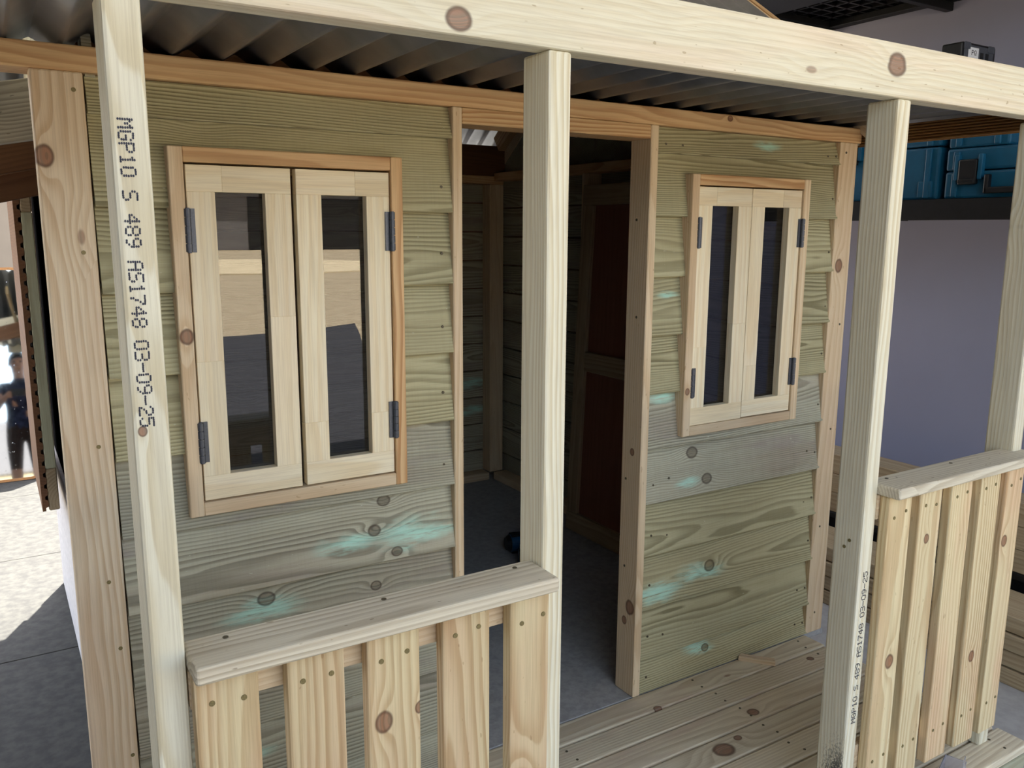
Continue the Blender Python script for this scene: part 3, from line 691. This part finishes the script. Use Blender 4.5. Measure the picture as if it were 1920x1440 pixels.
for k in range(3):
    z0 = .2455+.073*k
    o = box('timber_beam', (2.615, 2.735), (-1.1+.03*k, 2.3-.06*k), (z0, z0+.0725), 'timber', None, 'YU', .003, 2, seed=31+k*2.7, tint=(-.08, -.02, .03)[k])
    tag(o, 'pine beam stacked over the dark gap, %s of the three' % ('lowest', 'middle', 'topmost')[k], 'beam', 'beams stacked on the black crates')
# --- black wall shelf with brackets
SX0, SX1 = 2.70, 3.098
sh = empty('wall_shelf', (2.9, .6, 1.33), 'black steel wall shelf carrying the teal tool cases', 'shelf')
box('shelf_board', (SX0, SX1), (-1.0, 2.2), (1.345, 1.385), 'black', sh, 'YU', .003)
box('front_rail', (SX0-.006, SX0-.0005), (-1.0, 2.2), (1.316, 1.384), 'black', sh, 'YL', .002)
for y in (-.6, .6, 1.8):
    box('bracket', (SX0+.05, SX1), (y-.02, y+.02), (1.32, 1.344), 'black', sh, 'YU', .002)
# --- teal tool cases
def tool_case(y0, y1, z0, z1, label, latches, handle, recess=False, x0=2.72, depth=.30):
    T = empty('tool_case', (x0+depth/2, (y0+y1)/2, z0), label, 'tool case', 'teal tool cases on the shelf')
    zs = z0+(z1-z0)*.55
    bm = bmesh.new(); addbox(bm, (x0+.008, x0+depth), (y0+.004, y1-.004), (z0, zs-.0015), .008)
    for yy in (y0+.03, y1-.05): addbox(bm, (x0, x0+.012), (yy, yy+.02), (z0+.004, zs-.006), .004)
    if recess:
        addbox(bm, (x0+.002, x0+.010), (y0+.02, y0+.07), (z0+.006, z0+.06), .002)
    body = meshobj('body', bm, 'teal', T)
    bm = bmesh.new(); addbox(bm, (x0+.008, x0+depth), (y0+.004, y1-.004), (zs+.0015, z1), .008)
    for yy in (y0+.03, y1-.05): addbox(bm, (x0, x0+.012), (yy, yy+.02), (zs+.004, z1-.01), .004)
    meshobj('lid', bm, 'teal', T)
    for yc in latches:
        bm = bmesh.new(); addbox(bm, (x0-.014, x0+.008), (yc-.03, yc+.03), (zs-.045, zs+.035), .006); addbox(bm, (x0-.018, x0-.012), (yc-.026, yc+.026), (zs-.04, zs-.028), .002)
        meshobj('latch', bm, 'blackp', T)
        for s_ in (-1, 1):
            bm = bmesh.new(); addbox(bm, (x0-.010, x0+.010), (yc+s_*.039-.007, yc+s_*.039+.007), (zs-.03, zs+.05), .003)
            meshobj('latch_guard', bm, 'teal', T)
    if handle:
        yc = (y0+y1)/2
        bm = bmesh.new(); addbox(bm, (x0-.016, x0-.004), (yc-.06, yc+.06), (zs-.075, zs-.055), .004)
        for s in (-1, 1): addbox(bm, (x0-.016, x0+.008), (yc+s*.055-.007, yc+s*.055+.007), (zs-.075, zs-.015), .004)
        meshobj('handle', bm, 'blackp', T)
    return T
tool_case(-.195, .223, 1.3852, 1.545, 'teal tool case with black latches and carry handle, lower of the near pair', (.135, -.13), True)
tool_case(.018, .223, 1.547, 1.776, 'narrow teal tool case stacked on the wider latched case', (), False, x0=2.725)
tool_case(.240, .655, 1.3852, 1.70, 'tall plain teal tool case farther along the shelf, beside the house corner', (.58,), False, True)
# --- battery charger box on the upper case
def pmesh(name, bm, mat, parent): return meshobj(name, bm, mat, parent, mw=Matrix.Translation((2.763, .165, 1.7772)) @ Matrix.Rotation(math.pi/2, 4, 'Z') @ Matrix.Diagonal((.6, 1.36, 1.13, 1)) @ Matrix.Translation((-2.7435, -.115, -1.792)))
CB = empty('power_box', (2.763, .19, 1.778), 'black and grey power box with a white printed label above the cases', 'power box')
bm = bmesh.new(); addbox(bm, (2.745, 2.86), (.045, .185), (1.792, 1.872), .006); pmesh('body', bm, 'blackp', CB)
bm = bmesh.new(); addbox(bm, (2.7435, 2.746), (.055, .175), (1.797, 1.866), .001); fp = pmesh('front_panel', bm, 'hinge', CB)
bm = bmesh.new(); addbox(bm, (2.7425, 2.7434), (.118, .160), (1.797, 1.860)); lb = pmesh('printed_label', bm, 'white', CB); lb['label'] = 'white label with the letters PQ'
bm = bmesh.new()
QF = {'P': FONT['P'], 'Q': '01110 10001 10001 10001 10101 10010 01101'}
for i, ch in enumerate('PQ'):
    for r_, row in enumerate(QF[ch].split()):
        for c_, bit in enumerate(row):
            if bit == '1': y = .146-i*.011-c_*.0018; z = 1.852-r_*.0019; addbox(bm, (2.7420, 2.7426), (y-.001, y+.001), (z-.001, z+.001))
pmesh('label_print', bm, 'ink', lb)
for y in (.104, .082):
    bm = bmesh.new(); addbox(bm, (2.742, 2.745), (y-.006, y+.006), (1.80, 1.850)); pmesh('slot', bm, 'blackp', CB)
for y in (.165, .066):
    bm = bmesh.new(); addbox(bm, (2.7415, 2.7450), (y-.013, y+.013), (1.853, 1.872), .003); cpn = pmesh('corner_guard', bm, 'hinge', CB)
# --- overhead rack and black mesh crates
RK = empty('overhead_rack', (2.8, 1.2, 2.1), 'black overhead storage rack fixed to the garage wall', 'rack')
box('rack_shelf', (2.45, 3.098), (.98, 2.6), (2.105, 2.13), 'black', RK, 'YU', .002)
box('rack_shelf', (2.45, 3.098), (-.5, .53), (2.105, 2.13), 'black', RK, 'YU', .002)
box('rack_edge', (2.45, 2.70), (.5305, .9795), (2.105, 2.13), 'black', RK, 'YU', .002)
box('rack_edge', (3.05, 3.098), (.5305, .9795), (2.105, 2.13), 'black', RK, 'YU', .002)
for y in (-.1, .49, 1.02, 1.5, 2.3): box('rack_bracket', (2.45, 3.098), (y-.015, y+.015), (2.075, 2.1045), 'black', RK, 'XU', .002)
def crate(y0, y1, x0, x1, z0, h, label):
    T = empty('mesh_crate', ((x0+x1)/2, (y0+y1)/2, z0), label, 'crate')
    bm = bmesh.new()
    for i in range(7):
        x = x0+(x1-x0)*i/6; addbox(bm, (x-.005, x+.005), (y0, y1), (z0, z0+.008))
    for i in range(9):
        y = y0+(y1-y0)*i/8; addbox(bm, (x0, x1), (y-.005, y+.005), (z0, z0+.008))
    meshobj('base_grid', bm, 'blackp', T)
    for nm, xx, yy in (('side', (x0, x0+.008), (y0, y1)), ('side', (x1-.008, x1), (y0, y1)), ('side', (x0, x1), (y0, y0+.008)), ('side', (x0, x1), (y1-.008, y1))):
        bm = bmesh.new(); addbox(bm, xx, yy, (z0+.008, z0+h)); meshobj('side_panel', bm, 'blackp', T)
crate(.51, 1.00, 2.66, 3.08, 2.1305, .28, 'black plastic crate with an open grid base on the overhead rack')
# --- leaning mirror outside on the left
MR = empty('wall_mirror', (-.45, 3.4, 0), 'dusty rounded mirror with tan rim standing on the paving behind the house', 'mirror')
TM = Matrix.Translation((.167, 3.40, .0)) @ Matrix.Rotation(math.radians(-1.8), 4, 'Z') @ Matrix.Translation((-.167, 0, .043)) @ Matrix.Rotation(math.radians(-9.5), 4, 'X') @ Matrix.Translation((0, -3.40, -.086))
def rrect(bm, x0, x1, z0, z1, y, r, n_=8):
    pts = []
    for (cx, cz, a0) in ((x1-r, z0+r, -90), (x1-r, z1-r, 0), (x0+r, z1-r, 90), (x0+r, z0+r, 180)):
        for k in range(n_+1): a = math.radians(a0+90*k/n_); pts.append((cx+r*math.cos(a), y, cz+r*math.sin(a)))
    return pts
bm = bmesh.new(); p = [bm.verts.new(v) for v in rrect(bm, -1.0, .155, .055, 1.12, 3.398, .055)]; bm.faces.new(p)
meshobj('mirror_glass', bm, 'mirror', MR, mw=TM)
bm = bmesh.new()
oa = rrect(bm, -1.012, .167, .043, 1.132, 3.392, .065); ob = rrect(bm, -1.0, .155, .055, 1.12, 3.392, .055)
A = [bm.verts.new(v) for v in oa]; B = [bm.verts.new(v) for v in ob]; C2 = [bm.verts.new((v[0], 3.42, v[2])) for v in oa]; D2 = [bm.verts.new((v[0], 3.42, v[2])) for v in ob]
for k in range(len(A)):
    j = (k+1) % len(A)
    bm.faces.new((A[k], A[j], B[j], B[k])); bm.faces.new((C2[j], C2[k], D2[k], D2[j])); bm.faces.new((A[j], A[k], C2[k], C2[j])); bm.faces.new((B[k], B[j], D2[j], D2[k]))
bmesh.ops.recalc_face_normals(bm, faces=bm.faces); meshobj('rim', bm, 'rim', MR, mw=TM)
bm = bmesh.new(); p = [bm.verts.new((v[0], 3.415, v[2])) for v in ob]; bm.faces.new(p); meshobj('backing', bm, 'brown', MR, mw=TM)
for x in (-.8, -.05): bar('leg', (x, 3.60, .80), (x, 3.92, .012), .03, .022, 'brown', MR)
# --- neighbour seen past the left edge, and the houses across the drive that the panes mirror
NB = empty('neighbour_house', (-2, 9, 0), 'pale neighbouring house wall with dark roof edge behind the mirror', 'building')
box('wall', (-6, .5), (9.2, 9.4), (0, 2.0), 'wallfar', NB, 'XF', 0)
box('fascia', (-6, .5), (9.0, 9.2), (1.9, 2.25), 'cream', NB, 'XF', .01)
bar('roof', (-2.75, 8.9, 2.25), (-2.75, 12, 3.6), 6.6, .12, 'roofdark', NB)
FH = empty('far_house', (12, -52, 0), 'grey house across the driveway', 'building')
box('wall', (-30, 60), (-54, -52), (0, 4.2), 'wallfar', FH, 'XF', 0); box('garage_door', (14, 22), (-51.98, -51.9), (0, 3.2), 'black', FH, 'XF', .01); box('fascia', (-31, 61), (-52, -51.2), (4.2, 4.5), 'cream', FH, 'XF', .01)
bar('roof', (15, -51.1, 4.5), (15, -60, 9), 92, .15, 'roofdark', FH)
for o_ in (FH,): o_['kind'] = 'structure'; del o_['category']; del o_['label']
# --- the photographer, mirrored in the leaning mirror
MT['shirt'] = plain('dark_blue_shirt', lin(58, 64, 96), .85, 0, .5, 26, .1, .1, lin(24, 26, 40))
MT['shorts'] = plain('brown_shorts', lin(58, 44, 40), .85, 0, .2, 40, .1, .1)
MT['skin'] = plain('skin', lin(196, 148, 122), .55, 0, .05, 60)
MT['hair'] = plain('dark_hair', lin(40, 32, 28), .7, 0, .3, 120, .3)
MT['shoe'] = plain('black_shoe', lin(28, 28, 32), .6, 0, .1, 60)
PO = Vector((-.14, -1.90, 0))
V_, E_, R_ = [], [], []
def sv(p, r, parent=None):
    V_.append(Vector(p)); R_.append(r if isinstance(r, tuple) else (r, r))
    if parent is not None: E_.append((parent, len(V_)-1))
    return len(V_)-1
pel = sv((0, 0, .96), (.155, .11)); sp1 = sv((0, .01, 1.12), (.145, .105), pel); ch = sv((0, .015, 1.32), (.165, .115), sp1); nk0 = sv((0, .0, 1.455), (.075, .07), ch)
nk = sv((0, .015, 1.52), .056, nk0); hd0 = sv((0, .03, 1.58), (.068, .078), nk); hd1 = sv((0, .025, 1.66), (.078, .092), hd0); hd2 = sv((0, .015, 1.725), (.066, .078), hd1)
for sgn in (-1, 1):
    sh_ = sv((sgn*.165, .01, 1.405), .068, ch); el = sv((sgn*.235, .13, 1.175), .046, sh_); wr0 = sv((sgn*.135, .335, 1.25), .030, el)
    pm = sv((sgn*.105, .385, 1.268), (.026, .016), wr0)
    for k in range(4):
        f1 = sv((sgn*(.086), .408, 1.243+.016*k), .0085, pm); sv((sgn*(.062), .4085, 1.243+.016*k), .0075, f1)
    t1 = sv((sgn*.092, .372, 1.305), .0095, pm); sv((sgn*.066, .376, 1.302), .0085, t1)
    hp = sv((sgn*.09, 0, .90), (.092, .098), pel); kn_ = sv((sgn*.10, .02, .50), .058, hp); cf = sv((sgn*.10, .0, .33), .054, kn_); an = sv((sgn*.10, -.015, .085), .038, cf); sv((sgn*.115, .13, .040), (.040, .034), an)
me = bpy.data.meshes.new('body'); me.from_pydata([v+PO for v in V_], E_, []); tmp = bpy.data.objects.new('body_cage', me); COL.objects.link(tmp)
tmp.modifiers.new('skin', 'SKIN').use_smooth_shade = True; sb = tmp.modifiers.new('sub', 'SUBSURF'); sb.levels = 2; sb.render_levels = 2
for i, d in enumerate(me.skin_vertices[0].data): d.radius = R_[i]; d.use_root = (i == 0)
bpy.context.view_layer.update()
dg = bpy.context.evaluated_depsgraph_get(); bme = bpy.data.meshes.new_from_object(tmp.evaluated_get(dg)); bpy.data.objects.remove(tmp)
bme.materials.clear()
for k in ('skin', 'shirt', 'shorts', 'shoe'): bme.materials.append(MT[k])
for p_ in bme.polygons:
    c = p_.center-PO; p_.use_smooth = True
    if c.z < .10: p_.material_index = 3
    elif c.z > 1.49 or (c.y > .10 and abs(c.x) > .05 and c.z > 1.1): p_.material_index = 0
    elif c.z > .98: p_.material_index = 1
    elif c.z > .52: p_.material_index = 2
    else: p_.material_index = 0
zmin = min(v.co.z for v in bme.vertices)
for v in bme.vertices: v.co.z -= zmin
PB = link('person', bme, Matrix.Identity(4)); tag(PB, 'person in a dark shirt holding up a phone, mirrored in the leaning mirror', 'person')
bm = bmesh.new(); bmesh.ops.create_uvsphere(bm, u_segments=20, v_segments=14, radius=1)
for v in bm.verts: v.co = Vector((v.co.x*.088, v.co.y*.104-.008, v.co.z*.105)) + PO + Vector((0, .02, 1.675))
bmesh.ops.delete(bm, geom=[v for v in bm.verts if v.co.z < 1.63+.35*(v.co.y-PO.y)+.02*0 or (v.co.y-PO.y > .075 and v.co.z < 1.71)], context='VERTS')
meshobj('hair', bm, 'hair', PB, smooth=True)
for sgn in (-1, 1):
    bm = bmesh.new(); bmesh.ops.create_uvsphere(bm, u_segments=10, v_segments=8, radius=.011, matrix=Matrix.Translation(PO+Vector((sgn*.03, .108, 1.652)))); meshobj('eye', bm, 'blackp', PB, smooth=True)
    bm = bmesh.new(); bmesh.ops.create_uvsphere(bm, u_segments=10, v_segments=8, radius=1)
    for v in bm.verts: v.co = Vector((v.co.x*.010, v.co.y*.018, v.co.z*.03)) + PO + Vector((sgn*.082, .02, 1.645))
    meshobj('ear', bm, 'skin', PB, smooth=True)
bm = bmesh.new(); addcyl(bm, PO+Vector((0, .118, 1.61)), PO+Vector((0, .105, 1.65)), .014, .006, 10); meshobj('nose', bm, 'skin', PB, smooth=True)
bm = bmesh.new(); addbox(bm, (PO.x-.024, PO.x+.024), (PO.y+.09, PO.y+.104), (1.575, 1.583), .003); meshobj('mouth', bm, 'rim', PB)
bm = bmesh.new(); addbox(bm, (-.215, -.065), (-1.508, -1.500), (1.236, 1.310), .003)
ph = meshobj('phone', bm, 'blackp'); tag(ph, 'black phone held at chest height in the hands of the person', 'phone')
